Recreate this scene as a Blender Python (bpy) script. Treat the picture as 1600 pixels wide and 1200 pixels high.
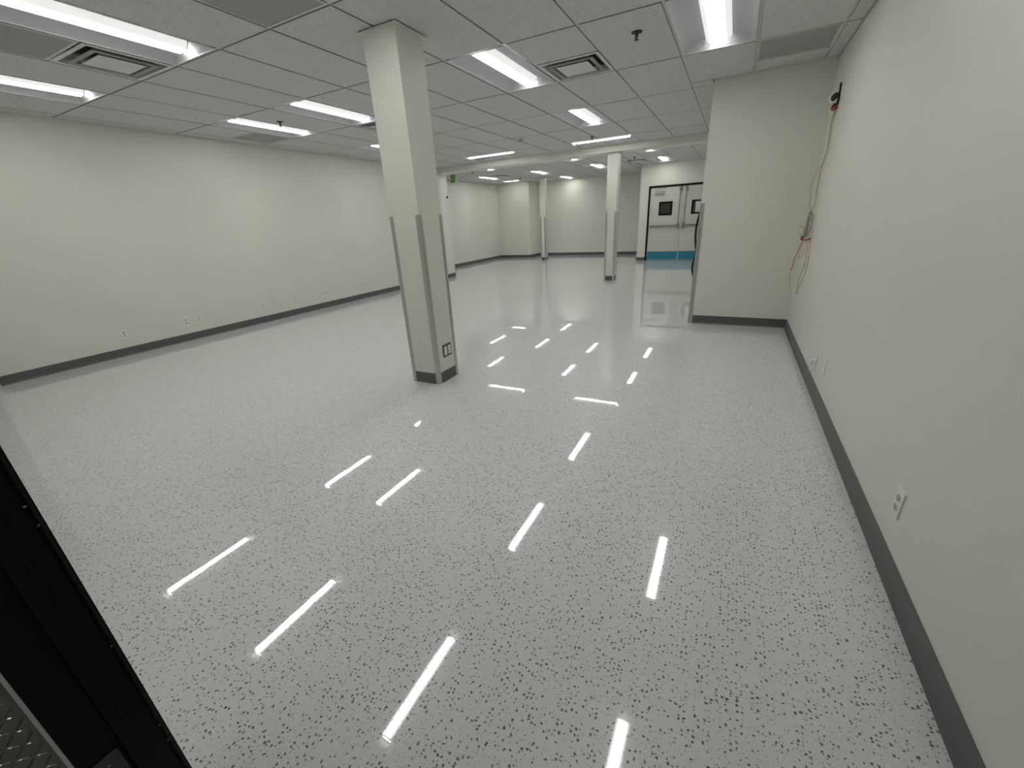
import bpy, bmesh, math, random
from mathutils import Vector, Matrix
random.seed(7)
SC = bpy.context.scene
C = SC.collection
for o in list(bpy.data.objects):
    bpy.data.objects.remove(o)

# ------------------------------------------------------------------ camera
CAM_H = 1.3953
YAW, PITCH, ROLL, FPX = -0.4912, 0.3804, -0.0558, 636.69
def cam_basis(a, b, c):
    f = Vector((math.sin(a)*math.cos(b), math.cos(a)*math.cos(b), -math.sin(b)))
    r = Vector((math.cos(a), -math.sin(a), 0)); u = r.cross(f)
    return r*math.cos(c)+u*math.sin(c), -r*math.sin(c)+u*math.cos(c), f
_r, _u, _f = cam_basis(YAW, PITCH, ROLL)
cd = bpy.data.cameras.new('camera'); cam = bpy.data.objects.new('camera', cd); C.objects.link(cam)
cd.sensor_width = 36; cd.sensor_fit = 'HORIZONTAL'; cd.lens = FPX*36/1600; cd.clip_start = 0.02; cd.clip_end = 100
m3 = Matrix((_r, _u, -_f)).transposed()
cam.matrix_world = Matrix.Translation((0, 0, CAM_H)) @ m3.to_4x4()
SC.camera = cam

# ------------------------------------------------------------------ world, exposure
w = bpy.data.worlds.new('world'); SC.world = w; w.use_nodes = True
w.node_tree.nodes['Background'].inputs[0].default_value = (0, 0, 0, 1)
w.node_tree.nodes['Background'].inputs[1].default_value = 0
SC.view_settings.view_transform = 'Standard'; SC.view_settings.look = 'None'
SC.view_settings.exposure = 0.0; SC.view_settings.gamma = 1; SC.view_settings.use_curve_mapping = False
LAMP = 29.0          # radiance of the bright band along each lamp lens

# ------------------------------------------------------------------ place dimensions (metres)
H = 2.7266           # ceiling
HB = 2.7266          # ceiling beyond the beam
T = 0.6096           # ceiling module
X0, Y0 = -4.2908, 2.4442
XL, XR = -6.954, 0.708
YN = 0.141           # room face of the near wall
YR = 5.87            # return wall face
XC = -0.40           # its free edge
BY0, BY1, BZ = 9.47, 9.86, 2.60   # beam
XBL = -8.42          # far left wall
YJ, XJ = 15.4, -7.06
YF = 16.22           # far wall
YD, XD = 13.93, -2.68  # wall of the double door
YLE = 9.95           # end of left wall
YLS = 1.06           # start of left wall

# ------------------------------------------------------------------ materials
def mat(name, col, rough=0.5, metal=0.0, spec=0.5, coat=0.0, coat_rough=0.05):
    m = bpy.data.materials.new(name); m.use_nodes = True
    b = m.node_tree.nodes['Principled BSDF']
    b.inputs['Base Color'].default_value = (*col, 1); b.inputs['Roughness'].default_value = rough
    b.inputs['Metallic'].default_value = metal; b.inputs['Specular IOR Level'].default_value = spec
    b.inputs['Coat Weight'].default_value = coat; b.inputs['Coat Roughness'].default_value = coat_rough
    return m
def N(m, t, **kw):
    n = m.node_tree.nodes.new(t)
    for k, v in kw.items(): setattr(n, k, v)
    return n
def L(m, a, b): m.node_tree.links.new(a, b)
def bsdf(m): return m.node_tree.nodes['Principled BSDF']
def objco(m):
    n = N(m, 'ShaderNodeTexCoord'); return n.outputs['Object']
def geoco(m):
    n = N(m, 'ShaderNodeNewGeometry'); return n.outputs['Position']
def noise(m, co, scale, detail=2, rough=0.5):
    n = N(m, 'ShaderNodeTexNoise'); n.inputs['Scale'].default_value = scale
    n.inputs['Detail'].default_value = detail; n.inputs['Roughness'].default_value = rough
    L(m, co, n.inputs['Vector']); return n.outputs['Fac']
def ramp(m, fac, stops):
    n = N(m, 'ShaderNodeValToRGB'); e = n.color_ramp.elements
    while len(e) < len(stops): e.new(0.5)
    for el, (p, c) in zip(e, stops):
        el.position = p; el.color = (*c, 1) if len(c) == 3 else c
    L(m, fac, n.inputs[0]); return n.outputs[0]
def bump(m, hgt, strength, dist, sock='Normal'):
    n = N(m, 'ShaderNodeBump'); n.inputs['Strength'].default_value = strength; n.inputs['Distance'].default_value = dist
    L(m, hgt, n.inputs['Height']); L(m, n.outputs[0], bsdf(m).inputs[sock]); return n
def math_(m, op, a, b=None):
    n = N(m, 'ShaderNodeMath', operation=op)
    for i, v in enumerate((a, b)):
        if v is None: continue
        if isinstance(v, (int, float)): n.inputs[i].default_value = v
        else: L(m, v, n.inputs[i])
    return n.outputs[0]

# wall paint: cream eggshell, faint roller texture
M_WALL = mat('wall_paint', (0.76, 0.755, 0.67), 0.42, spec=0.35)
co = geoco(M_WALL)
L(M_WALL, ramp(M_WALL, noise(M_WALL, co, 1.3, 3), [(0.3, (0.745, 0.74, 0.667)), (0.7, (0.775, 0.77, 0.697))]), bsdf(M_WALL).inputs['Base Color'])
bump(M_WALL, noise(M_WALL, co, 130, 3), 0.16, 0.004)
M_COL = M_WALL
# ceiling tiles: mineral fibre
M_TILE = mat('ceiling_tile_fibre', (0.6, 0.6, 0.57), 0.9, spec=0.1)
co = geoco(M_TILE)
L(M_TILE, ramp(M_TILE, noise(M_TILE, co, 75, 4, 0.65), [(0.33, (0.50, 0.50, 0.485)), (0.5, (0.66, 0.66, 0.645)), (0.75, (0.70, 0.70, 0.685))]), bsdf(M_TILE).inputs['Base Color'])
bump(M_TILE, noise(M_TILE, co, 90, 4, 0.65), 0.25, 0.006)
M_TEE = mat('ceiling_tee_white', (0.66, 0.66, 0.635), 0.5)
M_TILEEDGE = mat('ceiling_tile_edge_shade', (0.34, 0.335, 0.32), 0.9, spec=0.1)  # raw fibre edge, with the shade of the joints put into its colour
M_PLENUM = mat('plenum_dark', (0.05, 0.05, 0.05), 0.9)
# floor: grey flecked sheet under a clear polished finish
M_FLOOR = mat('floor_flecked', (0.5, 0.5, 0.5), 0.35, spec=0.3, coat=1.0, coat_rough=0.004)
def build_floor():
    m = M_FLOOR; co = geoco(m)
    wob = N(m, 'ShaderNodeTexNoise'); wob.inputs['Scale'].default_value = 110; wob.inputs['Detail'].default_value = 2; L(m, co, wob.inputs['Vector'])
    mixv = N(m, 'ShaderNodeVectorMath', operation='MULTIPLY_ADD'); L(m, wob.outputs['Color'], mixv.inputs[0])
    mixv.inputs[1].default_value = (0.011, 0.011, 0.0); L(m, co, mixv.inputs[2])
    def chips(scale, thr, off, rmin, rmax):
        ad = N(m, 'ShaderNodeVectorMath', operation='ADD'); L(m, mixv.outputs[0], ad.inputs[0]); ad.inputs[1].default_value = (off, off*1.7, 0)
        v = N(m, 'ShaderNodeTexVoronoi', voronoi_dimensions='2D'); v.inputs['Scale'].default_value = scale
        L(m, ad.outputs[0], v.inputs['Vector'])
        s = N(m, 'ShaderNodeSeparateColor'); L(m, v.outputs['Color'], s.inputs[0])
        rad = math_(m, 'ADD', math_(m, 'MULTIPLY', math_(m, 'SUBTRACT', s.outputs[0], thr), rmax/(1-thr)), rmin)
        sel = math_(m, 'GREATER_THAN', s.outputs[0], thr)
        return math_(m, 'MULTIPLY', sel, math_(m, 'GREATER_THAN', rad, v.outputs['Distance'])), s.outputs[1]
    base = ramp(m, noise(m, co, 260, 3), [(0.3, (0.70, 0.71, 0.705)), (0.7, (0.82, 0.83, 0.82))])
    d1, r1 = chips(72, 0.58, 0.0, 0.13, 0.16)
    d2, r2 = chips(120, 0.66, 3.1, 0.12, 0.13)
    l1, _ = chips(60, 0.5, 7.7, 0.15, 0.3)
    mx0 = N(m, 'ShaderNodeMix', data_type='RGBA'); L(m, math_(m, 'MULTIPLY', l1, 0.35), mx0.inputs[0]); L(m, base, mx0.inputs[6]); mx0.inputs[7].default_value = (0.80, 0.81, 0.79, 1)
    mx1 = N(m, 'ShaderNodeMix', data_type='RGBA'); L(m, math_(m, 'MULTIPLY', d2, 0.7), mx1.inputs[0]); L(m, mx0.outputs[2], mx1.inputs[6]); mx1.inputs[7].default_value = (0.24, 0.245, 0.235, 1)
    mx2 = N(m, 'ShaderNodeMix', data_type='RGBA'); L(m, d1, mx2.inputs[0]); L(m, mx1.outputs[2], mx2.inputs[6])
    L(m, ramp(m, r1, [(0.0, (0.085, 0.09, 0.083)), (0.7, (0.155, 0.16, 0.15)), (1.0, (0.32, 0.32, 0.31))]), mx2.inputs[7])
    L(m, mx2.outputs[2], bsdf(m).inputs['Base Color'])
    hsum = math_(m, 'ADD', math_(m, 'MULTIPLY', noise(m, co, 1.6, 1), 0.7), math_(m, 'ADD', math_(m, 'MULTIPLY', noise(m, co, 9, 1), 0.2), math_(m, 'ADD', math_(m, 'MULTIPLY', noise(m, co, 45, 1), 0.02), math_(m, 'MULTIPLY', noise(m, co, 170, 1), 0.009))))
    bump(m, hsum, 0.12, 0.003, 'Coat Normal'); bsdf(m).inputs['Coat IOR'].default_value = 1.56
build_floor()
M_BASE = mat('baseboard_vinyl', (0.105, 0.113, 0.105), 0.45)
M_GUARD = mat('brushed_aluminium', (0.52, 0.52, 0.51), 0.38, metal=1.0)
co = objco(M_GUARD)
mp = N(M_GUARD, 'ShaderNodeMapping'); mp.inputs['Scale'].default_value = (300, 300, 4); L(M_GUARD, co, mp.inputs[0])
bump(M_GUARD, noise(M_GUARD, mp.outputs[0], 1, 2), 0.1, 0.001)
M_WHITE = mat('white_enamel', (0.68, 0.68, 0.67), 0.4)
M_REFL = mat('lamp_reflector_white', (0.85, 0.85, 0.87), 0.5)
M_LENSCAP = mat('lamp_lens_cap', (0.16, 0.16, 0.17), 0.5)
M_LENS = mat('lamp_lens_lit', (0.8, 0.8, 0.8), 0.4)
def build_lens():
    m = M_LENS; co = objco(m)
    s = N(m, 'ShaderNodeSeparateXYZ'); L(m, co, s.inputs[0])
    ax = math_(m, 'ABSOLUTE', s.outputs[0])
    mr = N(m, 'ShaderNodeMapRange', interpolation_type='SMOOTHSTEP'); L(m, ax, mr.inputs[0])
    mr.inputs[1].default_value = 0.012; mr.inputs[2].default_value = 0.070; mr.inputs[3].default_value = 1.0; mr.inputs[4].default_value = 0.022
    L(m, math_(m, 'MULTIPLY', mr.outputs[0], LAMP), bsdf(m).inputs['Emission Strength'])
    bsdf(m).inputs['Emission Color'].default_value = (0.985, 1.0, 0.98, 1)
build_lens()
M_GRILLE = mat('return_grille_grey', (0.17, 0.175, 0.165), 0.6)
co = geoco(M_GRILLE)
vv = N(M_GRILLE, 'ShaderNodeTexVoronoi'); vv.inputs['Scale'].default_value = 190; vv.inputs['Randomness'].default_value = 0; L(M_GRILLE, co, vv.inputs['Vector'])
L(M_GRILLE, ramp(M_GRILLE, vv.outputs['Distance'], [(0.2, (0.22, 0.225, 0.215)), (0.5, (0.36, 0.365, 0.35))]), bsdf(M_GRILLE).inputs['Base Color'])
M_DARK = mat('dark_duct', (0.012, 0.012, 0.012), 0.8)
M_DUCTGREY = mat('diffuser_neck_grey', (0.58, 0.58, 0.57), 0.6)
M_BLACK = mat('black_gloss_paint', (0.003, 0.003, 0.0032), 0.45, spec=0.15)
M_BLACKP = mat('black_plastic', (0.006, 0.006, 0.006), 0.45, spec=0.25)
M_BRONZE = mat('sprinkler_dark_metal', (0.045, 0.042, 0.038), 0.4, metal=0.6)
M_PLATE = mat('outlet_plate_white', (0.82, 0.82, 0.77), 0.35)
M_RECEPT = mat('outlet_receptacle_ivory', (0.62, 0.62, 0.57), 0.4)
M_SLOT = mat('outlet_slot_dark', (0.11, 0.11, 0.10), 0.6)
M_STEEL = mat('stainless_plate', (0.13, 0.13, 0.12), 0.4, metal=0.7)
M_DOOR = mat('door_paint_offwhite', (0.62, 0.62, 0.555), 0.45)
M_TEAL = mat('kick_plate_teal', (0.02, 0.21, 0.33), 0.35)
M_HW = mat('door_hardware_satin', (0.26, 0.26, 0.235), 0.4, metal=0.5)
M_CLOSER = mat('door_closer_grey', (0.42, 0.42, 0.38), 0.45, metal=0.2)
M_GLASS = mat('vision_glass', (0.9, 0.95, 0.93), 0.03)
bsdf(M_GLASS).inputs['Transmission Weight'].default_value = 1.0; bsdf(M_GLASS).inputs['IOR'].default_value = 1.1
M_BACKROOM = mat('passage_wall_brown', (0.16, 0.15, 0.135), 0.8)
M_DIAMOND = mat('diamond_plate_steel', (0.17, 0.163, 0.148), 0.22, metal=0.85)
M_HINGE = mat('hinge_dark_grey', (0.06, 0.062, 0.06), 0.5, metal=0.3)
M_RED = mat('cable_red', (0.5, 0.13, 0.09), 0.5)
M_REDD = mat('connector_red', (0.27, 0.03, 0.02), 0.45)
M_PINK = mat('cable_pink', (0.62, 0.36, 0.29), 0.5)
M_CABLEW = mat('cable_ivory', (0.5, 0.47, 0.38), 0.5)
M_CABLEP = mat('cable_tan_pink', (0.50, 0.38, 0.30), 0.5)
M_SLEEVE = mat('cable_sleeve_grey', (0.30, 0.30, 0.26), 0.55)
M_GREEN = mat('exit_sign_green', (0.10, 0.21, 0.07), 0.4)
bsdf(M_GREEN).inputs['Emission Color'].default_value = (0.10, 0.30, 0.08, 1); bsdf(M_GREEN).inputs['Emission Strength'].default_value = 0.08
M_SIGNLET = mat('exit_sign_letter', (0.5, 0.62, 0.45), 0.5)
M_GREYP = mat('grey_plastic', (0.3, 0.3, 0.27), 0.5)

# ------------------------------------------------------------------ mesh helpers
def box(bm, x0, y0, z0, x1, y1, z1):
    vs = [bm.verts.new(p) for p in ((x0,y0,z0),(x1,y0,z0),(x1,y1,z0),(x0,y1,z0),(x0,y0,z1),(x1,y0,z1),(x1,y1,z1),(x0,y1,z1))]
    for f in ((3,2,1,0),(4,5,6,7),(0,1,5,4),(1,2,6,5),(2,3,7,6),(3,0,4,7)):
        bm.faces.new([vs[i] for i in f])
def prism(bm, pts, z0, z1):
    """closed polygon pts (x,y), counter-clockwise, extruded in z"""
    a = [bm.verts.new((x, y, z0)) for x, y in pts]; b = [bm.verts.new((x, y, z1)) for x, y in pts]; n = len(pts)
    bm.faces.new(a[::-1]); bm.faces.new(b)
    for i in range(n): bm.faces.new((a[i], a[(i+1) % n], b[(i+1) % n], b[i]))
def lathe(bm, prof, seg=16, o=(0,0,0)):
    """profile (r,z) revolved about z"""
    rings = []
    for r, z in prof:
        rings.append([bm.verts.new((o[0]+r*math.cos(2*math.pi*i/seg), o[1]+r*math.sin(2*math.pi*i/seg), o[2]+z)) for i in range(seg)])
    for a, b in zip(rings, rings[1:]):
        for i in range(seg): bm.faces.new((a[i], a[(i+1) % seg], b[(i+1) % seg], b[i]))
    bm.faces.new(rings[0][::-1]); bm.faces.new(rings[-1])
def tube(bm, pts, r, seg=8, smooth=3):
    pts = [Vector(p) for p in pts]
    if smooth > 1 and len(pts) > 2:
        out = []
        for i in range(len(pts)-1):
            p0 = pts[max(i-1, 0)]; p1 = pts[i]; p2 = pts[i+1]; p3 = pts[min(i+2, len(pts)-1)]
            for k in range(smooth):
                t = k/smooth
                out.append(0.5*((2*p1)+(p2-p0)*t+(2*p0-5*p1+4*p2-p3)*t*t+(-p0+3*p1-3*p2+p3)*t**3))
        out.append(pts[-1]); pts = out
    rings = []
    for i, p in enumerate(pts):
        d = (pts[min(i+1, len(pts)-1)]-pts[max(i-1, 0)]).normalized()
        u = d.cross(Vector((0.31, 0.2, 0.93)))
        if u.length < 1e-3: u = d.cross(Vector((1, 0, 0)))
        u.normalize(); v = d.cross(u)
        rings.append([bm.verts.new(p+u*r*math.cos(2*math.pi*k/seg)+v*r*math.sin(2*math.pi*k/seg)) for k in range(seg)])
    for a, b in zip(rings, rings[1:]):
        for k in range(seg): bm.faces.new((a[k], a[(k+1) % seg], b[(k+1) % seg], b[k]))
    bm.faces.new(rings[0][::-1]); bm.faces.new(rings[-1])
def finish(bm, bev=0, seg=2):
    bmesh.ops.recalc_face_normals(bm, faces=bm.faces)
    if bev: bmesh.ops.bevel(bm, geom=[e for e in bm.edges if len(e.link_faces) == 2 and e.calc_face_angle(0) > 0.6], offset=bev, segments=seg, affect='EDGES', profile=0.7)
def obj(name, bm, m, parent=None, bev=0, smooth=False):
    finish(bm, bev)
    me = bpy.data.meshes.new(name); bm.to_mesh(me); bm.free(); me.materials.append(m)
    if smooth:
        for p in me.polygons: p.use_smooth = True
        me.set_sharp_from_angle(angle=math.radians(40))
    return link(name, me, parent)
def link(name, me, parent=None):
    o = bpy.data.objects.new(name, me); C.objects.link(o)
    if parent: o.parent = parent
    return o
def boxes(name, lst, m, parent=None, bev=0):
    bm = bmesh.new()
    for b in lst: box(bm, *b)
    return obj(name, bm, m, parent, bev)
def tag(o, label, cat, group=None):
    o['label'] = label; o['category'] = cat
    if group: o['group'] = group
    return o
def struct(o, label=None, cat=None):
    o['kind'] = 'structure'
    if label: tag(o, label, cat)
    return o
def empty(name, loc=(0,0,0), rz=0):
    o = bpy.data.objects.new(name, None); C.objects.link(o); o.location = loc; o.rotation_euler = (0, 0, rz); o.empty_display_size = 0.1
    return o
def copy_tree(root, loc, rz=0):
    r = root.copy(); C.objects.link(r); r.location = loc; r.rotation_euler = (0, 0, rz)
    for ch in root.children:
        c = ch.copy(); C.objects.link(c); c.parent = r
        for g in ch.children:
            d = g.copy(); C.objects.link(d); d.parent = c
    return r

# ------------------------------------------------------------------ floor and walls
struct(boxes('floor', [(-8.7, -2.1, -0.1, 0.9, 16.9, 0.0)], M_FLOOR), 'glossy pale grey floor flecked with dark chips', 'floor')
WT = 2.95
def wall(name, b, label): return struct(boxes(name, [b], M_WALL), label, 'wall')
wall('wall_left', (XL-0.18, YLS, 0, XL, YLE, WT), 'long cream left wall with row of low outlets')
wall('wall_right', (XR, -2.0, 0, XR+0.15, YR+0.12, WT), 'cream right wall with hanging cables')
wall('wall_return', (XC, YR, 0, XR, YR+0.12, WT), 'short cream wall jutting from the right wall')
wall('wall_return_side', (XC, YR+0.12, 0, XC+0.12, YD, WT), 'cream side of the jutting right wall running back')
wall('wall_near', (XL-1.4, 0.0, 0, -1.135, YN, WT), 'cream near wall left of the black door frame')
wall('wall_recess_left', (XL-0.75, YN, 0, XL-0.6, YLS+0.18, WT), 'cream end wall of the recess left of the camera')
wall('wall_recess_back', (XL-0.6, YLS, 0, XL-0.18, YLS+0.18, WT), 'cream back wall of the recess left of the camera')
wall('wall_left_end', (XBL, YLE-0.15, 0, XL-0.18, YLE, WT), 'cream wall hidden behind the end of the left wall')
wall('wall_far_left', (XBL-0.15, YLE-0.15, 0, XBL, YJ+0.15, WT), 'cream left wall of the far room beyond the beam')
wall('wall_far_jog', (XBL, YJ, 0, XJ, YF+0.15, WT), 'brightly lit cream wall block in the far left corner')
wall('wall_far', (XJ, YF, 0, XD, YF+0.15, WT), 'cream end wall of the far room')
wall('wall_door_side', (XD, YD+0.14, 0, XD+0.14, YF+0.15, WT), 'cream side wall of the double door bump-out')
DX0, DX1, DZ = -2.425, -0.505, 2.135     # outer sizes of the double door frame
struct(boxes('wall_door', [(XD, YD, 0, DX0, YD+0.14, WT), (DX1, YD, 0, XC+0.12, YD+0.14, WT), (DX0, YD, DZ, DX1, YD+0.14, WT)], M_WALL), 'cream wall around the far double door', 'wall')
struct(boxes('beam', [(XL, BY0, BZ, XC, BY1, WT)], M_WALL), 'shallow cream ceiling beam crossing above the second column', 'beam')
# passage beyond the double door
struct(boxes('wall_passage', [(XD+0.14, YF, 0, XC+0.3, YF+0.12, WT), (XC+0.12, YD+0.14, 0, XC+0.3, YF, WT), (XD+0.14, YD+0.14, 2.5, XC+0.12, YF, 2.6)], M_BACKROOM), 'dim brown passage seen through the far door windows', 'wall')
# corridor where the camera stands
struct(boxes('wall_corridor_left', [(-1.3, -2.0, 0, -1.135, 0.0, WT)], M_WALL), 'corridor wall behind the diamond plate panel', 'wall')
struct(boxes('wall_corridor_back', [(-1.3, -2.12, 0, XR+0.15, -2.0, WT)], M_WALL), 'corridor end wall behind the camera', 'wall')
struct(boxes('wall_header', [(-1.135, 0.0, 2.2, XR, YN, WT)], M_WALL), 'wall above the opening where the camera stands', 'wall')

# ------------------------------------------------------------------ baseboards
BH, BT = 0.105, 0.007
def base(name, x0, y0, x1, y1, nx, ny, label):
    """strip along a wall face from (x0,y0) to (x1,y1); (nx,ny) points into the room; small cove at the toe"""
    bm = bmesh.new()
    prof = [(0, 0), (0.016, 0), (0.0125, 0.006), (BT, 0.018), (BT, BH-0.003), (BT-0.003, BH), (0, BH)]
    a = [bm.verts.new((x0+nx*d, y0+ny*d, z)) for d, z in prof]; b = [bm.verts.new((x1+nx*d, y1+ny*d, z)) for d, z in prof]
    n = len(prof)
    bm.faces.new(a); bm.faces.new(b[::-1])
    for i in range(n): bm.faces.new((a[i], b[i], b[(i+1) % n], a[(i+1) % n]))
    return struct(obj(name, bm, M_BASE), label, 'baseboard')
base('baseboard_left', XL, YLS+0.06, XL, YLE, 1, 0, 'dark grey vinyl baseboard along the left wall')
base('baseboard_right', XR, 0.2, XR, YR, -1, 0, 'dark grey vinyl baseboard along the right wall')
base('baseboard_return', XC+0.05, YR, XR, YR, 0, -1, 'dark grey vinyl baseboard on the short jutting wall')
base('baseboard_far_left', XBL, YLE, XBL, YJ, 1, 0, 'dark grey vinyl baseboard on the far left wall')
base('baseboard_far_jog', XBL, YJ, XJ, YJ, 0, -1, 'dark grey vinyl baseboard below the bright far corner block')
base('baseboard_far_jog_side', XJ, YJ, XJ, YF, 1, 0, 'dark grey vinyl baseboard on the side of the far corner block')
base('baseboard_far', XJ, YF, XD, YF, 0, -1, 'dark grey vinyl baseboard on the far end wall')
base('baseboard_door', XD, YD, DX0, YD, 0, -1, 'short dark grey baseboard left of the double door')
base('baseboard_door_side', XD, YD, XD, YF, -1, 0, 'dark grey baseboard on the side of the door bump-out')

# ------------------------------------------------------------------ ceiling: slab, tiles, tees
ceil = struct(boxes('ceiling', [(-8.7, -2.1, WT, 0.9, 16.9, WT+0.1)], M_PLENUM), 'grey suspended ceiling of fibre tiles in a white grid', 'ceiling')
struct(boxes('ceiling_corridor', [(-1.3, -2.0, 2.5, XR, 0.0, 2.6)], M_WALL), 'plain ceiling over the camera position', 'ceiling')
tile_mesh = {}
def tile(x0, y0, x1, y1, z, g=0.0112):
    ax, ay = x1-x0-2*g, y1-y0-2*g
    if ax < 0.02 or ay < 0.02: return
    key = (round(ax, 3), round(ay, 3))
    if key not in tile_mesh:
        bm = bmesh.new(); hx, hy = ax/2, ay/2; b = 0.002
        lo = [bm.verts.new((sx*(hx-b), sy*(hy-b), 0)) for sx, sy in ((-1,-1),(1,-1),(1,1),(-1,1))]
        mi = [bm.verts.new((sx*hx, sy*hy, b)) for sx, sy in ((-1,-1),(1,-1),(1,1),(-1,1))]
        hi = [bm.verts.new((sx*hx, sy*hy, 0.018)) for sx, sy in ((-1,-1),(1,-1),(1,1),(-1,1))]
        bm.faces.new(lo[::-1]); bm.faces.new(hi)
        for p, q in ((lo, mi), (mi, hi)):
            for i in range(4): bm.faces.new((p[i], p[(i+1) % 4], q[(i+1) % 4], q[i]))
        finish(bm); me = bpy.data.meshes.new('ceiling_tile'); bm.to_mesh(me); bm.free(); me.materials.append(M_TILE); me.materials.append(M_TILEEDGE); tile_mesh[key] = me
        for p in me.polygons:
            if abs(p.normal.z) < 0.2: p.material_index = 1
    o = link('ceiling_tile', tile_mesh[key], ceil)
    o.location = ((x0+x1)/2, (y0+y1)/2, z+random.uniform(-0.0006, 0.0006))
TW = 0.0090
def tee(x0, y0, x1, y1, z):
    if abs(x1-x0) > abs(y1-y0): b = (x0, y0-TW, z+0.0085, x1, y1+TW, z+0.0115)
    else: b = (x0-TW, y0, z+0.009, x1+TW, y1, z+0.012)
    boxes('ceiling_tee', [b], M_TEE, ceil)
R = lambda j: Y0+1.2192*j
GX = lambda i: X0+T*i
xs = [XL]+[GX(i) for i in range(-4, 9)]+[XR]
ys = [YN]+[R(j) for j in range(-1, 6)]+[BY0]
# occupied cells in the front room: (i, y0) -> y1
taken = {}
LIGHTS = []      # (cx, cy, z, rz)
def take(i, y0, y1): taken.setdefault(i, []).append((y0, y1))
def light_cell(i, j): take(i, R(j), R(j+1)); LIGHTS.append((GX(i+0.5), R(j+0.5), H, 0))
FRONT = [(0,-1),(-3,-1),(3,-1),(6,-1),(-1,1),(-3,1),(3,1),(6,1),(3,3),(-3,3)]
for c in FRONT: light_cell(*c)
for i in (2, -2):
    take(i, R(5), R(5)+T); take(i+1, R(5), R(5)+T); LIGHTS.append((GX(i+1), R(5)+T/2, H, math.pi/2))
DIFF = [(-1, R(0)-T), (4, R(2)-T), (-1, R(2))]
GRIL = [(2, R(0)-T), (-1, R(0)-2*T), (7, R(2)), (-4, R(1)+T)]
for i, y in DIFF+GRIL: take(i, y, y+T)
for k in range(len(xs)-1):
    i = round((xs[k+1]-X0)/T)-1 if k < len(xs)-2 else 8
    x0, x1 = xs[k], xs[k+1]
    cuts = taken.get(i, [])
    for y0, y1 in zip(ys, ys[1:]):
        pts = {y0, y1}
        for a, b in cuts:
            for v in (a, b):
                if y0+0.01 < v < y1-0.01: pts.add(v)
        if x1 > XC and y0 < YR < y1: pts.add(YR)
        pts = sorted(pts)
        for a, b in zip(pts, pts[1:]):
            if any(c0-0.01 < (a+b)/2 < c1+0.01 for c0, c1 in cuts): continue
            xb = x1
            if a > YR-0.01:
                if x0 >= XC: continue
                xb = min(x1, XC)
            tile(x0, a, xb, b, H)
        for v in pts[1:-1]:
            if abs(v-YR) > 0.02: tee(x0+TW, v, x1-TW, v, H)
for x in xs[1:-1]: tee(x, YN, x, (YR if x > XC else BY0), H)
for y in ys[1:-1]: tee(XL, y, (XC if y > YR else XR), y, H)
# wall angle around the edge
AW = 0.005
struct_angle = [(XL, YLS, H+0.007, XL+AW, BY0, H+0.010), (XR-AW, YN, H+0.007, XR, YR, H+0.010), (XC, YR-AW, H+0.007, XR-AW, YR, H+0.010), (XC-AW, YR-AW, H+0.007, XC, BY0, H+0.010), (XL+AW, BY0-AW, H+0.007, XC-AW, BY0, H+0.010)]
for b in struct_angle: boxes('wall_angle', [b], M_TEE, ceil)
# recess ceiling patch left of the camera
tile(XL-0.6, YN, XL, YLS, H, 0.0)

# far room
XB0, YB0 = -3.495, 11.18
GXB = lambda i: XB0+T*i
RB = lambda j: YB0+1.2192*j
FAR = [(2,-1),(-1,-1),(-5,-1),(2,1),(-1,1),(-4,1),(-7,1),(-4,3)]     # light cells (i,j) ending at RB(j+1)
taken_b = []
for i, j in FAR:
    taken_b.append((GXB(i), RB(j), GXB(i+1), RB(j+1))); LIGHTS.append((GXB(i+0.5), RB(j+0.5), HB, 0))
SQ = (GXB(-6.35), 14.83, HB)
taken_b.append((SQ[0]-T*0.75, SQ[1]-T/2, SQ[0]+T*0.75, SQ[1]+T/2))
DIFFB = [(GXB(1), RB(1)), (GXB(-6), RB(1)), ]
for x, y in DIFFB: taken_b.append((x, y, x+T, y+T))
regs = [(XBL, BY1, XD, YJ), (XJ, YJ, XD, YF), (XD, BY1, XC, YD)]
for rx0, ry0, rx1, ry1 in regs:
    gx = [rx0]+[GXB(i) for i in range(-10, 8) if rx0+0.03 < GXB(i) < rx1-0.03]+[rx1]
    gy = [ry0]+[RB(j) for j in range(-2, 7) if ry0+0.03 < RB(j) < ry1-0.03]+[ry1]
    for x0, x1 in zip(gx, gx[1:]):
        for y0, y1 in zip(gy, gy[1:]):
            pts = {y0, y1}; occ = []
            for (a, b, c, d) in taken_b:
                if a-0.02 < (x0+x1)/2 < c+0.02:
                    occ.append((b, d))
                    for v in (b, d):
                        if y0+0.01 < v < y1-0.01: pts.add(v)
            pts = sorted(pts)
            for a, b in zip(pts, pts[1:]):
                if any(c0-0.01 < (a+b)/2 < c1+0.01 for c0, c1 in occ): continue
                tile(x0, a, x1, b, HB)
            for v in pts[1:-1]: tee(x0+TW, v, x1-TW, v, HB)
    for x in gx[1:-1]: tee(x, ry0, x, ry1, HB)
    for y in gy[1:-1]: tee(rx0, y, rx1, y, HB)

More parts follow.
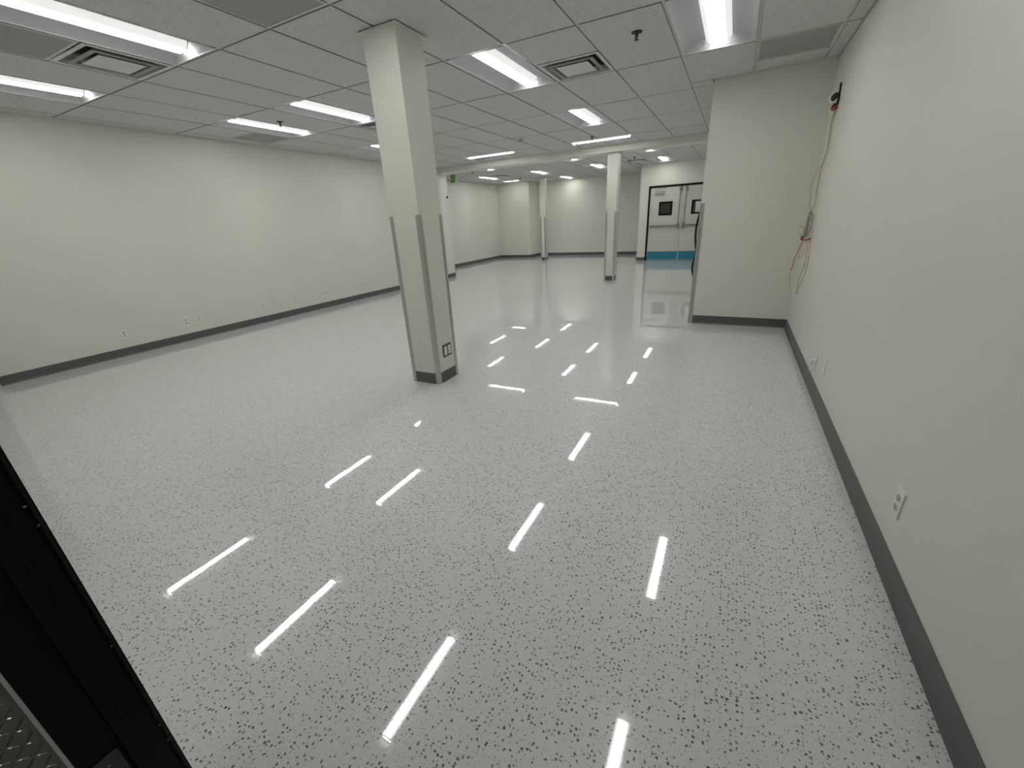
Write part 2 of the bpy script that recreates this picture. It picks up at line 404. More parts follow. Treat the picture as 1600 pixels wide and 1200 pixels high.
# ------------------------------------------------------------------ ceiling lamps
def lamp_parts(root, hw, hl):
    """hw, hl half width and half length of the housing; lens along local y"""
    bm = bmesh.new(); e = 0.013
    box(bm, -hw, -hl, 0.0, -hw+e, hl, 0.004); box(bm, hw-e, -hl, 0.0, hw, hl, 0.004)
    box(bm, -hw+e, -hl, 0.0, hw-e, -hl+e, 0.004); box(bm, -hw+e, hl-e, 0.0, hw-e, hl, 0.004)
    obj('frame', bm, M_WHITE, root)
    ow, ol, iw, il, zt = hw-e, hl-e, 0.108, hl-0.095, 0.066
    for s in (-1, 1):            # curved side reflectors
        bm = bmesh.new(); n = 6; rows = []
        for k in range(n+1):
            t = k/n; x = ow+(iw-ow)*t; z = 0.003+(zt-0.003)*math.sin(t*math.pi/2)**0.9; y = ol+(il-ol)*t
            rows.append((bm.verts.new((s*x, -y, z)), bm.verts.new((s*x, y, z))))
        for a, b in zip(rows, rows[1:]): bm.faces.new((a[0], a[1], b[1], b[0]))
        geo = bmesh.ops.solidify(bm, geom=bm.faces[:], thickness=-0.0015)
        obj('reflector', bm, M_REFL, root, smooth=True)
    for s in (-1, 1):            # end plates
        bm = bmesh.new(); n = 6; rows = []
        for k in range(n+1):
            t = k/n; x = ow+(iw-ow)*t; z = 0.003+(zt-0.003)*math.sin(t*math.pi/2)**0.9; y = ol+(il-ol)*t
            rows.append((bm.verts.new((-x, s*y, z)), bm.verts.new((x, s*y, z))))
        for a, b in zip(rows, rows[1:]): bm.faces.new((a[0], a[1], b[1], b[0]))
        bmesh.ops.solidify(bm, geom=bm.faces[:], thickness=-0.0015)
        obj('end_plate', bm, M_REFL, root, smooth=True)
    bm = bmesh.new(); n = 14; a = []; b = []; lw = 0.105
    for k in range(n+1):
        th = math.pi*k/n
        p = (-lw*math.cos(th), 0.064-0.056*math.sin(th))
        a.append(bm.verts.new((p[0], -il, p[1]))); b.append(bm.verts.new((p[0], il, p[1])))
    for k in range(n): bm.faces.new((a[k], a[k+1], b[k+1], b[k]))
    bm.faces.new(a[::-1]); bm.faces.new(b)
    bm.faces.new((a[0], b[0], b[-1], a[-1]))
    lens = obj('lens', bm, M_LENS, root, smooth=True)
    for s in (-1, 1):            # thin cap rings at the two lens ends
        bm = bmesh.new(); ra = []; rb = []
        for k in range(n+1):
            th = math.pi*k/n; c, sn = math.cos(th), math.sin(th)
            ra.append([bm.verts.new((-lw*1.02*c, s*(il+dy), 0.064-0.0585*sn)) for dy in (-0.002, 0.004)])
        for p, q in zip(ra, ra[1:]): bm.faces.new((p[0], p[1], q[1], q[0]))
        obj('lens_cap', bm, M_LENSCAP, lens)
LAMP_LABELS = [
 'large troffer lamp at top left corner beside the square air diffuser',
 'troffer lamp on the left edge just above the left wall',
 'troffer lamp overhead out of view, mirrored as longest floor streak at bottom centre',
 'troffer lamp overhead out of view, mirrored as streak cut by the bottom edge',
 'troffer lamp just left of the near column top',
 'troffer lamp left of the near column, closest to left wall, beside a sprinkler',
 'wide troffer lamp right of the near column with diffuser beside it',
 'troffer lamp at top right beside the grey return grille',
 'small troffer lamp in front of the beam, third back right of column',
 'troffer lamp mostly hidden behind the near column, sliver at its left',
 'crosswise troffer lamp before the beam, right one, above the second column',
 'crosswise troffer lamp before the beam, left one, right of near column',
 'far room lamp just behind the beam, right of the second column',
 'far room lamp just behind the beam, left of the second column',
 'far room lamp just behind the beam, nearest the green sign',
 'far room lamp above the double door',
 'far room lamp touching the left edge of the second column',
 'far room lamp directly above the slim third column',
 'far room lamp close to the far left wall',
 'rearmost far room lamp in front of the end wall',
]
lamp0 = empty('troffer_lamp'); lamp_parts(lamp0, T/2-0.0115, T-0.0115)
for k, (x, y, z, rz) in enumerate(LIGHTS):
    if k == 0: o = lamp0; o.location = (x, y, z); o.rotation_euler = (0, 0, rz)
    else: o = copy_tree(lamp0, (x, y, z), rz)
    tag(o, LAMP_LABELS[k], 'ceiling lamp', 'recessed troffer lamps')
sq = empty('troffer_lamp', SQ, math.pi/2); lamp_parts(sq, T/2-0.0115, T*0.75-0.0115)
tag(sq, 'short crosswise far room lamp in front of the bright corner block', 'ceiling lamp', 'recessed troffer lamps')

# ------------------------------------------------------------------ air diffusers and return grilles
def frustum(bm, h0, z0, h1, z1):
    a = [bm.verts.new((sx*h0, sy*h0, z0)) for sx, sy in ((-1,-1),(1,-1),(1,1),(-1,1))]
    b = [bm.verts.new((sx*h1, sy*h1, z1)) for sx, sy in ((-1,-1),(1,-1),(1,1),(-1,1))]
    for i in range(4): bm.faces.new((a[i], a[(i+1) % 4], b[(i+1) % 4], b[i]))
    return a, b
def diffuser(loc, label):
    r = empty('air_diffuser', loc); hw = T/2-0.0115
    bm = bmesh.new()
    for b in ((-hw,-hw,0,hw,-0.262,0.004), (-hw,0.262,0,hw,hw,0.004), (-hw,-0.262,0,-0.262,0.262,0.004), (0.262,-0.262,0,hw,0.262,0.004)): box(bm, *b)
    obj('frame', bm, M_WHITE, r)
    bm = bmesh.new(); frustum(bm, 0.262, 0.003, 0.21, 0.045); bmesh.ops.solidify(bm, geom=bm.faces[:], thickness=0.002)
    obj('outer_cone', bm, M_DUCTGREY, r)
    for h0, z0, h1, z1 in ((0.222, -0.006, 0.172, 0.03),):
        bm = bmesh.new(); frustum(bm, h0, z0, h1, z1); frustum(bm, h0, z0, h0-0.04, z0+0.001)
        bmesh.ops.solidify(bm, geom=bm.faces[:], thickness=0.003)
        obj('louver_ring', bm, M_WHITE, r)
    bm = bmesh.new(); a, b = frustum(bm, 0.155, -0.008, 0.12, 0.02); bm.faces.new(a[::-1]); bm.faces.new(b)
    obj('centre_plate', bm, M_WHITE, r)
    boxes('duct_back', [(-0.2, -0.2, 0.072, 0.2, 0.2, 0.078)], M_DARK, r)
    return tag(r, label, 'air diffuser', 'square air diffusers')
DL = ['square white air diffuser between two lamps at top left', 'square white air diffuser right of the wide lamp in the middle', 'square air diffuser half hidden at left side of near column']
for (i, y), lb in zip(DIFF, DL): diffuser((GX(i+0.5), y+T/2, H), lb)
for (x, y), lb in zip(DIFFB, ['far room air diffuser right of the second column', 'far room air diffuser beside the far left lamp']): diffuser((x+T/2, y+T/2, HB), lb)
def grille(loc, label):
    r = empty('return_grille', loc); hw = T/2-0.0115
    bm = bmesh.new(); e = 0.013
    box(bm, -hw, -hw, 0, -hw+e, hw, 0.006); box(bm, hw-e, -hw, 0, hw, hw, 0.006); box(bm, -hw+e, -hw, 0, hw-e, -hw+e, 0.006); box(bm, -hw+e, hw-e, 0, hw-e, hw, 0.006)
    obj('frame', bm, M_TEE, r)
    boxes('perforated_panel', [(-hw+e, -hw+e, 0.003, hw-e, hw-e, 0.007)], M_GRILLE, r)
    return tag(r, label, 'return grille', 'grey return air grilles')
GL = ['dark grey return grille at the top edge left of near column', 'dark grey return grille at left edge beside the square diffuser', 'dark grey return grille at top right next to the right wall', 'grey return grille by the left wall behind a lamp']
for (i, y), lb in zip(GRIL, GL): grille((GX(i+0.5), y+T/2, H), lb)

# ------------------------------------------------------------------ sprinklers and ceiling sensor
def sprinkler(loc, label):
    r = empty('sprinkler', loc)
    bm = bmesh.new(); lathe(bm, [(0.042, 0.0), (0.042, -0.004), (0.028, -0.010), (0.014, -0.012), (0.012, 0.0)], 20); obj('escutcheon', bm, M_BRONZE, r, smooth=True)
    bm = bmesh.new(); lathe(bm, [(0.010, -0.010), (0.010, -0.028), (0.006, -0.032), (0.006, -0.05), (0.004, -0.052)], 12)
    for s in (-1, 1): tube(bm, [(s*0.009, 0, -0.024), (s*0.014, 0, -0.036), (s*0.003, 0, -0.052)], 0.0025, 6)
    obj('body', bm, M_BRONZE, r, smooth=True)
    bm = bmesh.new(); lathe(bm, [(0.004, -0.050), (0.018, -0.052), (0.019, -0.0535), (0.004, -0.056)], 16); obj('deflector', bm, M_BRONZE, r)
    return tag(r, label, 'sprinkler', 'pendent ceiling sprinklers')
sprinkler((-0.881, 4.063, H), 'dark sprinkler head near the top right lamp')
sprinkler((-5.353, 4.11, H), 'dark sprinkler head between two lamps left of near column')
sprinkler((-2.492, 8.24, H), 'dark sprinkler head in front of the right crosswise lamp')
sprinkler((-6.79, 11.03, HB), 'tiny far sprinkler right of the green sign')
sprinkler((-6.66, 13.85, HB), 'tiny far sprinkler above the bright corner block')
sprinkler((-2.46, 11.8, HB), 'tiny far sprinkler right of the second column')
r = empty('ceiling_sensor', (-3.515, 7.40, H))
bm = bmesh.new(); lathe(bm, [(0.055, 0), (0.055, -0.012), (0.045, -0.022)], 20); obj('sensor_base', bm, M_TEE, r, smooth=True)
bm = bmesh.new(); lathe(bm, [(0.03, -0.022), (0.03, -0.04), (0.015, -0.05)], 16); obj('sensor_eye', bm, M_GREYP, r, smooth=True)
tag(r, 'small round white sensor on ceiling before the left crosswise lamp', 'ceiling sensor')

# ------------------------------------------------------------------ columns
def guard_mesh(w, t, h):
    bm = bmesh.new()   # L profile, outer corner at origin, legs along +x and +y, rounded nose
    prism(bm, [(0.002, 0), (w, 0), (w, t), (t, t), (t, w), (0, w), (0, 0.002)], 0, h)
    return bm
def column(loc, s, top, gh, label, gw=0.038, gt=0.004, collar=True, guards=((0,0),(1,0),(1,1),(0,1))):
    r = empty('column', loc); hs = s/2
    boxes('shaft', [(-hs, -hs, 0, hs, hs, top)], M_COL, r)
    if collar:
        bm = bmesh.new(); c = hs+0.022
        for b in ((-c,-c,top-0.013,c,-hs,top-0.008), (-c,hs,top-0.013,c,c,top-0.008), (-c,-hs,top-0.013,-hs,hs,top-0.008), (hs,-hs,top-0.013,c,hs,top-0.008)): box(bm, *b)
        obj('ceiling_collar', bm, M_TEE, r)
    g = hs+gt
    for (qx, qy), rz in zip(((-g,-g),(g,-g),(g,g),(-g,g)), (0, math.pi/2, math.pi, 3*math.pi/2)):
        o = obj('corner_guard', guard_mesh(gw, gt, gh), M_GUARD, r); o.location = (qx, qy, 0); o.rotation_euler = (0, 0, rz)
    t = 0.003; e = hs-gw+gt+0.001
    for b in ((-e,-hs-t,0,e,-hs,BH), (-e,hs,0,e,hs+t,BH), (-hs-t,-e,0,-hs,e,BH), (hs,-e,0,hs+t,e,BH)):
        boxes('column_base', [b], M_BASE, r)
    return tag(r, label, 'column', 'square columns')
column((-2.437, 2.987, 0), 0.306, H, 1.48, 'large near square cream column with metal corner guards and outlet')
column((-2.44, 9.685, 0), 0.225, BZ, 1.475, 'second cream column standing under the ceiling beam', gw=0.04)
column((-6.06, 14.4, 0), 0.185, HB, 1.48, 'slim third column far back before the end wall', gw=0.04)

# corner guards on wall ends
def wall_guard(loc, rz, h, label, w=0.055, t=0.004):
    o = obj('corner_guard', guard_mesh(w, t, h), M_GUARD); o.location = loc; o.rotation_euler = (0, 0, rz)
    return tag(o, label, 'corner guard', 'metal wall corner guards')
wall_guard((XC-0.004, YR-0.004, 0), 0, 1.472, 'tall grey metal corner guard on the jutting right wall edge', 0.05)
wall_guard((XL+0.004, YLS-0.004, 0), math.pi/2, 1.474, 'metal corner guard at near end of left wall, mirrored in floor')

# ------------------------------------------------------------------ double door
door = struct(empty('door_1', (0, YD, 0)), 'white double door with black frame and teal kick plates', 'door')
fw = 0.05
boxes('door_frame', [(DX0, -0.02, 0, DX0+fw, 0.13, DZ), (DX1-fw, -0.02, 0, DX1, 0.13, DZ), (DX0+fw, -0.02, DZ-fw, DX1-fw, 0.13, DZ)], M_BLACK, door)
boxes('threshold', [(DX0+fw, 0.0, 0.0, DX1-fw, 0.12, 0.008)], M_BLACK, door)
def leaf(x0, x1, hinge):
    w = x1-x0; c = (x0+x1)/2; zt = DZ-fw-0.004; zb = 0.012; y0, y1 = 0.0, 0.045
    lx0, lx1, lz0, lz1 = c-0.155, c+0.155, 1.345, 1.655
    bm = bmesh.new()
    box(bm, x0, y0, zb, lx0, y1, zt); box(bm, lx1, y0, zb, x1, y1, zt); box(bm, lx0, y0, zb, lx1, y1, lz0); box(bm, lx0, y0, lz1, lx1, y1, zt)
    bmesh.ops.remove_doubles(bm, verts=bm.verts, dist=1e-5)
    lf = obj('door_leaf', bm, M_DOOR, door)
    e = 0.035
    boxes('window_frame', [(lx0-e, -0.012, lz0-e, lx0+0.012, 0.001, lz1+e), (lx1-0.012, -0.012, lz0-e, lx1+e, 0.001, lz1+e), (lx0+0.012, -0.012, lz0-e, lx1-0.012, 0.001, lz0+0.012), (lx0+0.012, -0.012, lz1-0.012, lx1-0.012, 0.001, lz1+e)], M_BLACK, lf)
    boxes('window_pane', [(lx0, 0.018, lz0, lx1, 0.024, lz1)], M_GLASS, lf)
    boxes('kick_plate', [(x0+0.012, -0.003, 0.03, x1-0.012, 0.0, 0.275)], M_TEAL, lf)
    s = 1 if hinge < 0 else -1          # direction from hinge edge to the meeting edge
    me = x1 if hinge < 0 else x0
    bm = bmesh.new(); a = x0+0.03 if hinge < 0 else x0+0.05; b = x1-0.05 if hinge < 0 else x1-0.03
    box(bm, a, -0.055, 0.985, b, -0.02, 1.035)
    obj('push_bar', bm, M_HW, lf, bev=0.006)
    hx = me-s*0.075
    boxes('latch_case', [(hx-0.032, -0.062, 0.93, hx+0.032, 0.0, 1.085)], M_HW, lf, bev=0.008)
    bm = bmesh.new(); tube(bm, [(hx, -0.03, 1.08), (hx, -0.03, DZ-fw-0.11)], 0.0085, 8)
    for zz in (1.53,): box(bm, hx-0.018, -0.042, zz-0.012, hx+0.018, 0.0, zz+0.012)
    obj('vertical_rod', bm, M_HW, lf)
    boxes('top_latch', [(hx-0.03, -0.055, DZ-fw-0.12, hx+0.03, 0.0, DZ-fw-0.012)], M_HW, lf, bev=0.006)
    ca = x0+0.13 if hinge < 0 else x1-0.41
    bm = bmesh.new(); box(bm, ca, -0.06, 1.915, ca+0.28, 0.0, 1.99); obj('door_closer', bm, M_CLOSER, lf, bev=0.006)
    bm = bmesh.new(); tube(bm, [(ca+0.06, -0.05, 2.0), (ca+0.16, -0.09, 2.05), (ca+0.30, -0.02, 2.06)], 0.008, 6, 1); obj('closer_arm', bm, M_HW, lf)
xm = (DX0+DX1)/2+0.01
leaf(DX0+fw+0.004, xm-0.003, -1); leaf(xm+0.003, DX1-fw-0.004, 1)
# passage behind the door: added pale block as bright view, added fill lamp
cb = empty('lit_view_block', (-0.86, 15.3, 0))  # block added to stand for the lit space behind the glass
boxes('view_block_body', [(-0.34, 0, 0.05, 0.34, 0.45, 1.95)], M_WHITE, cb, bev=0.006)
boxes('view_block_front', [(-0.335, -0.018, 0.08, -0.003, 0, 1.93)], M_WHITE, cb); boxes('view_block_front', [(0.003, -0.018, 0.08, 0.335, 0, 1.93)], M_WHITE, cb)
boxes('plinth', [(-0.32, 0.02, 0, 0.32, 0.44, 0.05)], M_GREYP, cb)
tag(cb, 'added pale block standing for the lit view through the right door window', 'added block')
pl = empty('passage_fill', (-1.2, 14.75, 2.5))  # lamp added out of view to brighten the passage
boxes('fill_housing', [(-0.3, -0.12, -0.03, 0.3, 0.12, 0.0)], M_WHITE, pl)
M_PL = mat('passage_fill_lit', (0.8, 0.8, 0.8), 0.5); bsdf(M_PL).inputs['Emission Color'].default_value = (1, 1, 0.97, 1); bsdf(M_PL).inputs['Emission Strength'].default_value = 22.0
boxes('fill_panel', [(-0.28, -0.1, -0.036, 0.28, 0.1, -0.03)], M_PL, pl)
tag(pl, 'added unseen fill lamp brightening the passage behind the double door', 'ceiling lamp')

# ------------------------------------------------------------------ near black door frame and diamond plate
XJB = -1.10
fr = struct(empty('door_2', (XJB, 0, 0)), 'black steel door frame edge at the lower left', 'door')
bm = bmesh.new()
prism(bm, [(-0.035, 0.0), (0.0, 0.0), (0.0, 0.066), (0.014, 0.068), (0.014, 0.094), (0.0, 0.096), (0.0, 0.128), (0.004, 0.130), (0.004, 0.1405), (-0.035, 0.1405)], 0.0, 2.2)
obj('jamb', bm, M_BLACK, fr)
boxes('gasket', [(0.004, 0.1325, 0.02, 0.0075, 0.1375, 2.15)], M_BLACKP, fr)
bm = bmesh.new(); box(bm, 0.0, 0.012, 0.235, 0.0035, 0.060, 0.338); obj('hinge_leaf', bm, M_HINGE, fr, bev=0.001)
def screw_mesh():
    bm = bmesh.new(); lathe(bm, [(0.0028, 0), (0.0028, 0.001), (0.0015, 0.0016)], 8)
    finish(bm); me = bpy.data.meshes.new('screw'); bm.to_mesh(me); bm.free(); me.materials.append(M_HW); return me
sm = screw_mesh()
for z, y in ((0.24, 0.131), (0.30, 0.131), (0.58, 0.131), (0.91, 0.131), (0.955, 0.128), (0.265, 0.036), (0.31, 0.036)):
    o = link('screw', sm, fr); o.location = (0.004 if y > 0.1 else 0.0035, y, z); o.rotation_euler = (0, math.pi/2, 0)
# diamond plate wainscot
dp = empty('diamond_plate_panel', (-1.108, 0, 0))
bm = bmesh.new(); box(bm, 0.0, -1.9, 0.0, 0.003, -0.0055, 1.22)
pitch = 0.0195
def bar(bm, y, z, ang):
    c, s = math.cos(ang), math.sin(ang); ln, wd, ht = 0.0115, 0.0024, 0.0024
    ring = []
    for u, v in ((-1, 0), (-0.5, -0.85), (0.5, -0.85), (1, 0), (0.5, 0.85), (-0.5, 0.85)):
        a, b = u*ln, v*wd; ring.append(bm.verts.new((0.003, y+a*c-b*s, z+a*s+b*c)))
    top = [bm.verts.new((0.003+ht, y+a*ln*c, z+a*ln*s)) for a in (-0.55, 0.55)]
    for i, j, k in ((0, 1, 0), (3, 4, 1)):
        pass
    bm.faces.new((ring[0], ring[1], top[0])); bm.faces.new((ring[1], ring[2], top[1], top[0])); bm.faces.new((ring[2], ring[3], top[1]))
    bm.faces.new((ring[3], ring[4], top[1])); bm.faces.new((ring[4], ring[5], top[0], top[1])); bm.faces.new((ring[5], ring[0], top[0]))
for a in range(40):
    for b in range(60):
        y = -0.018-a*pitch; z = 0.02+b*pitch
        bar(bm, y, z, math.radians(45 if (a+b) % 2 else -45))
obj('tread_sheet', bm, M_DIAMOND, dp)
boxes('edge_trim', [(0.0, -0.0062, 0.0, 0.006, 0.0, 1.22)], M_GUARD, dp)
tag(dp, 'dark diamond plate metal panel with bright edge trim, bottom left corner', 'metal panel')

# ------------------------------------------------------------------ outlets
def plate_mesh(w=0.072, h=0.116, t=0.006):
    bm = bmesh.new(); box(bm, -w/2, -t, -h/2, w/2, 0, h/2); return bm
def outlet(loc, rz, label, kind='duplex', group='white wall outlets'):
    """faces local -y"""
    r = empty('wall_outlet', loc, rz)
    obj('cover_plate', plate_mesh(), M_PLATE, r, bev=0.002)
    if kind == 'duplex':
        for z in (-0.021, 0.021):
            bm = bmesh.new()
            prism(bm, [(0.017*math.cos(a), max(-0.0135, min(0.0135, 0.017*math.sin(a)))) for a in [2*math.pi*k/20 for k in range(20)]], 0, 0.0025)
            for v in bm.verts: v.co = Vector((v.co.x, -0.006-v.co.z, v.co.y+z))
            rc = obj('receptacle', bm, M_RECEPT, r)
            boxes('slots', [(-0.009, -0.0092, z-0.002, -0.005, -0.0084, z+0.009), (0.005, -0.0092, z-0.002, 0.009, -0.0084, z+0.008), (-0.0035, -0.0092, z-0.011, 0.0035, -0.0084, z-0.005)], M_SLOT, rc)
    elif kind == 'jack':
        for z in (-0.014, 0.014):
            boxes('jack_port', [(-0.010, -0.0105, z-0.009, 0.010, -0.006, z+0.009)], M_GREYP, r)
    elif kind == 'plug':
        bm = bmesh.new(); box(bm, -0.022, -0.04, -0.02, 0.022, -0.006, 0.02); obj('adapter', bm, M_PLATE, r, bev=0.006)
        bm = bmesh.new(); tube(bm, [(0.01, -0.03, -0.015), (0.018, -0.04, -0.05), (0.0, -0.02, -0.085), (-0.012, -0.012, -0.06)], 0.004, 8); obj('cord', bm, M_PLATE, r)
    return tag(r, label, 'wall outlet', group)
LO = [(2.301, 'duplex', 'white outlet on left wall, nearest and leftmost'), (3.032, 'duplex', 'white outlet on left wall, left one of the near close pair'), (3.215, 'duplex', 'white outlet on left wall, right one of the near close pair'),
      (4.224, 'duplex', 'single white outlet on left wall, right of the near close pair'), (4.827, 'duplex', 'single white outlet on left wall, left of the far touching pair'),
      (5.431, 'jack', 'white plate on left wall, left one of the far touching pair'), (5.523, 'duplex', 'white outlet on left wall, right one of the far touching pair'), (6.479, 'jack', 'white wall plate on left wall closest to the near column')]
for y, k, lb in LO: outlet((XL, y, 0.28), math.pi/2, lb, k)
RO = [(4.531, 0.30, 'blank', 'blank white plate on right wall nearest the inner corner'), (3.79, 0.235, 'plug', 'white outlet on right wall with a plugged adapter'), (3.479, 0.30, 'blank', 'blank white plate on right wall beside the plugged adapter'), (1.825, 0.295, 'duplex', 'large white duplex outlet on right wall nearest the camera')]
for y, z, k, lb in RO: outlet((XR, y, z), -math.pi/2, lb, k)
outlet((XBL, 12.3, 0.29), math.pi/2, 'tiny outlet on the far left wall just past the near column', 'duplex')
outlet((XBL, 14.45, 0.31), math.pi/2, 'tiny outlet on the far left wall, left of the pair by the corner', 'jack')
outlet((XBL, 14.66, 0.31), math.pi/2, 'tiny outlet on the far left wall, right of the pair by the corner', 'jack')
outlet((XJ, 16.2, 0.31), math.pi/2, 'tiny outlet on the side of the bright corner block', 'duplex')
outlet((-5.86, YF, 0.29), 0, 'tiny outlet on the far end wall right of the slim column', 'plug')
outlet((-3.67, YF, 0.40), 0, 'tiny plate on the far end wall right of the second column', 'blank')
# two-gang box on the near column
r = empty('wall_outlet', (-2.437+0.153, 2.998, 0.294), math.pi/2)
obj('cover_plate', plate_mesh(0.128, 0.116, 0.008), M_STEEL, r, bev=0.003)
for x in (-0.03, 0.03):
    bm = bmesh.new(); box(bm, x-0.021, -0.0115, -0.041, x+0.021, -0.008, 0.041); rc = obj('receptacle', bm, M_PLATE, r, bev=0.002)
    for z in (-0.02, 0.02):
        boxes('slots', [(x-0.009, -0.0120, z-0.006, x-0.006, -0.0114, z+0.006), (x+0.006, -0.0120, z-0.006, x+0.009, -0.0114, z+0.006)], M_SLOT, rc)
tag(r, 'steel two gang outlet low on the near column', 'wall outlet')

# ------------------------------------------------------------------ hanging cables on the right wall
hc = empty('hanging_cable_bundle', (XR, 5.4, 1.2))
def rel(pts): return [(x-XR, y-5.4, z-1.2) for x, y, z in pts]
def cable(name, pts, r, m, par=hc):
    bm = bmesh.new(); tube(bm, rel(pts), r, 8, 4); return obj(name, bm, m, par, smooth=True)
XW = XR-0.012
cable('feed_cable', [(XW, 5.335, 2.40), (XW, 5.315, 2.33), (XW-0.004, 5.28, 2.26), (XW-0.005, 5.33, 2.215)], 0.0085, M_BLACKP)
bm = bmesh.new(); tube(bm, rel([(XW-0.004, 5.42, 2.25), (XW-0.022, 5.40, 2.225), (XW-0.018, 5.36, 2.20), (XW-0.004, 5.31, 2.205)]), 0.013, 8); obj('connector', bm, M_REDD, hc, smooth=True)
cable('ivory_cable', [(XW-0.005, 5.35, 2.2), (XW, 5.46, 2.11), (XW, 5.36, 1.89), (XW, 5.46, 1.76), (XW-0.03, 5.52, 1.69), (XW-0.075, 5.32, 1.55), (XW-0.06, 5.30, 1.43), (XW-0.03, 5.4, 1.335)], 0.0042, M_CABLEW)
cable('ivory_cable', [(XW-0.003, 5.33, 2.19), (XW, 5.44, 2.10), (XW, 5.35, 1.90), (XW, 5.45, 1.77), (XW, 5.50, 1.62), (XW, 5.44, 1.40), (XW-0.02, 5.41, 1.33)], 0.0042, M_CABLEP)
cable('sleeve', [(XW-0.018, 5.44, 1.325), (XW-0.03, 5.42, 1.20), (XW-0.035, 5.42, 1.075)], 0.017, M_SLEEVE)
cable('sleeve', [(XW-0.008, 5.34, 1.30), (XW-0.008, 5.33, 1.19), (XW-0.02, 5.36, 1.09)], 0.008, M_SLEEVE)
cable('tie', [(XW-0.05, 5.40, 1.085), (XW-0.055, 5.44, 1.06), (XW-0.02, 5.41, 1.05), (XW-0.006, 5.24, 1.072)], 0.010, M_REDD)
for pts, m in (
    ([(XW-0.03, 5.41, 1.30), (XW-0.01, 5.27, 1.2), (XW, 5.22, 1.08), (XW-0.005, 5.14, 0.985), (XW, 5.10, 0.83), (XW-0.01, 5.18, 0.66), (XW-0.02, 5.27, 0.535)], M_PINK),
    ([(XW-0.03, 5.42, 1.07), (XW-0.01, 5.28, 0.99), (XW-0.01, 5.22, 0.84), (XW-0.02, 5.30, 0.66), (XW-0.02, 5.29, 0.52), (XW-0.02, 5.24, 0.53)], M_PINK),
    ([(XW-0.03, 5.42, 1.07), (XW-0.06, 5.36, 0.97), (XW-0.08, 5.46, 0.855), (XW-0.08, 5.49, 0.78), (XW-0.07, 5.70, 0.72), (XW-0.06, 5.80, 0.70)], M_PINK),
    ([(XW-0.03, 5.43, 1.08), (XW-0.07, 5.40, 0.93), (XW-0.09, 5.36, 0.85), (XW-0.07, 5.55, 0.76), (XW-0.07, 5.72, 0.715), (XW-0.06, 5.82, 0.69)], M_RED),
    ([(XW-0.03, 5.43, 1.12), (XW-0.07, 5.52, 1.19), (XW-0.08, 5.52, 1.14), (XW-0.05, 5.44, 1.07)], M_PINK),
    ([(XW-0.04, 5.42, 1.05), (XW-0.05, 5.30, 0.95), (XW-0.06, 5.36, 0.89), (XW-0.05, 5.22, 0.90), (XW-0.03, 5.26, 0.99)], M_PINK),
    ([(XW-0.07, 5.56, 0.75), (XW-0.08, 5.58, 0.68), (XW-0.08, 5.48, 0.60), (XW-0.07, 5.36, 0.55)], M_CABLEW)):
    cable('loose_wire', pts, 0.0032, m)
tag(hc, 'bundle of red and ivory wires hanging loose on the right wall', 'cable bundle')
r = empty('wall_cable_port', (XR, 5.32, 2.295))
boxes('bracket', [(-0.006, -0.03, -0.06, 0.0, 0.12, 0.09)], M_PLATE, r, bev=0.002)
bm = bmesh.new(); prism(bm, [(-0.042+0.036*math.cos(q), 0.045*math.sin(q)) for q in [2*math.pi*k/20 for k in range(20)]], 0, 0.06)
for v in bm.verts: v.co = Vector((v.co.x, v.co.z, v.co.y))
obj('port_body', bm, M_PLATE, r)
bm = bmesh.new(); prism(bm, [(-0.042+0.027*math.cos(q)+0.008*math.sin(q), 0.034*math.sin(q)) for q in [2*math.pi*k/20 for k in range(20)]], -0.002, 0.0)
for v in bm.verts: v.co = Vector((v.co.x, v.co.z, v.co.y))
obj('port_opening', bm, mat('cable_port_dark', (0.04, 0.036, 0.03), 0.6), r)
tag(r, 'dark oval cable port on a small bracket high on the right wall', 'cable port')

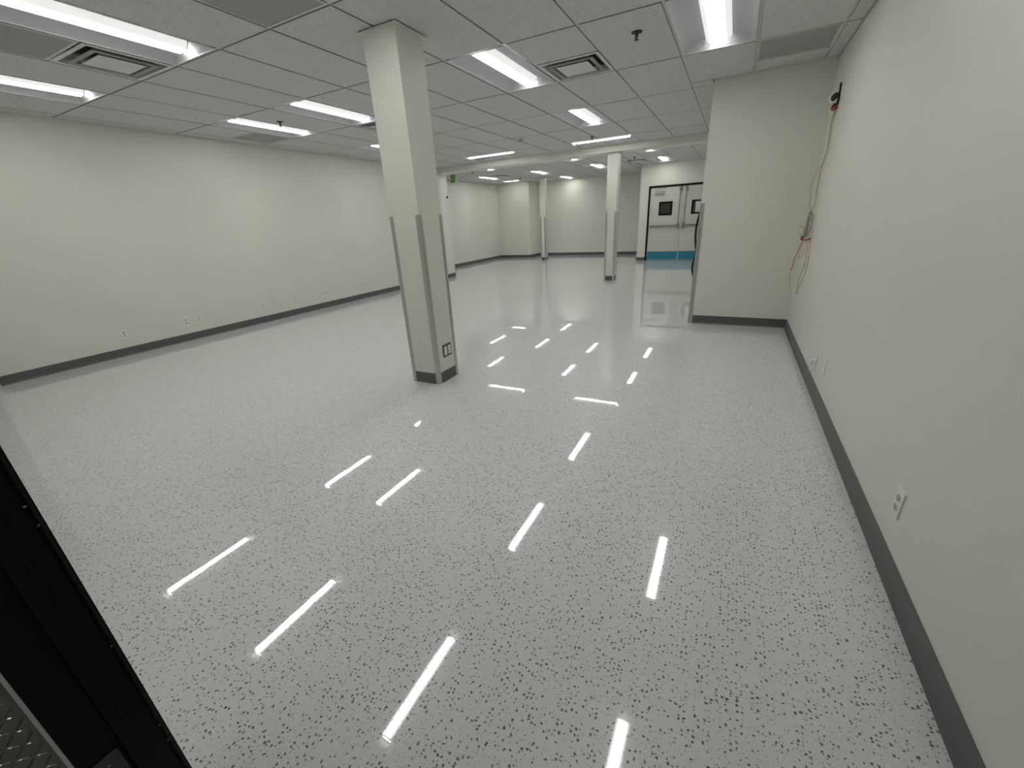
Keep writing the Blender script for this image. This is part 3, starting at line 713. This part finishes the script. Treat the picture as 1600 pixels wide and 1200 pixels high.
# ------------------------------------------------------------------ items on the jutting wall edge, sign, small sensor
bc = empty('black_cable', (XC, 6.1, 1.0))
bm = bmesh.new()
tube(bm, [(-0.004, 0.0, 0.40), (-0.022, 0, 0.33), (-0.040, 0, 0.20), (-0.036, 0, 0.05), (-0.016, 0, -0.08), (-0.012, 0, -0.14), (-0.030, 0, -0.24), (-0.036, 0, -0.32), (-0.014, 0, -0.42)], 0.013, 8, 4)
obj('cord', bm, M_BLACKP, bc, smooth=True)
boxes('clip', [(-0.012, -0.02, -0.13, 0.0, 0.02, -0.08), (-0.012, -0.02, 0.36, 0.0, 0.02, 0.41)], M_BLACKP, bc)
tag(bc, 'black cord bulging from behind the grey corner guard', 'cord')
hk = empty('wall_bracket', (XC, 6.3, 2.18))
boxes('bracket_arm', [(-0.024, -0.02, -0.02, 0, 0.02, 0.03)], M_BLACKP, hk, bev=0.006); boxes('bracket_foot', [(-0.02, -0.015, -0.065, 0, 0.015, -0.04)], M_BLACKP, hk, bev=0.004)
tag(hk, 'tiny black bracket on the jutting wall edge below the beam', 'bracket')

es = empty('exit_sign', (-7.06, 10.42, 2.55), math.radians(-28))
boxes('sign_housing', [(-0.135, 0.0, -0.095, 0.135, 0.05, 0.095)], M_GREYP, es, bev=0.006)
fc = boxes('sign_face', [(-0.12, -0.006, -0.085, 0.128, 0.0, 0.085)], M_GREEN, es)
def letter_boxes():
    B = []; h = 0.05; t = 0.012; y0, y1 = -0.008, -0.006
    x = -0.1
    B += [(x, y0, -h, x+t, y1, h), (x+t, y0, h-t, x+0.036, y1, h), (x+t, y0, -t/2, x+0.03, y1, t/2), (x+t, y0, -h, x+0.036, y1, -h+t)]
    x = 0.018
    B += [(x, y0, -h, x+t, y1, h)]
    x = 0.045
    B += [(x, y0, h-t, x+0.046, y1, h), (x+0.017, y0, -h, x+0.029, y1, h-t)]
    return B
lt = boxes('sign_letters', letter_boxes(), M_SIGNLET, es)
bm = bmesh.new()
for s in (-1, 1):
    prism(bm, [(-0.05*s*1, -0.05), (-0.05*s+0.013, -0.05), (0.05*s*0.75+0.0, 0.05), (0.05*s*0.75-0.013, 0.05)], 0, 0.002)
for v in bm.verts: v.co = Vector((v.co.x*0.42-0.032, -0.008+v.co.z, v.co.y))
obj('sign_letters', bm, M_SIGNLET, es)
bm = bmesh.new(); lathe(bm, [(0.009, 0.095), (0.009, 0.142), (0.035, 0.146), (0.035, 0.154)], 12, (0, 0.025, 0)); obj('sign_stem', bm, M_WHITE, es)
tag(es, 'small green exit sign hanging beyond the end of left wall', 'exit sign')
dk = empty('wall_sensor', (XL, 9.90, 2.07))
bm = bmesh.new(); lathe(bm, [(0.03, 0), (0.03, 0.012), (0.02, 0.022)], 14); o = obj('sensor_cap', bm, M_BLACKP, dk, smooth=True); o.rotation_euler = (0, math.pi/2, 0)
tag(dk, 'tiny black knob on the left wall end below the green sign', 'sensor')
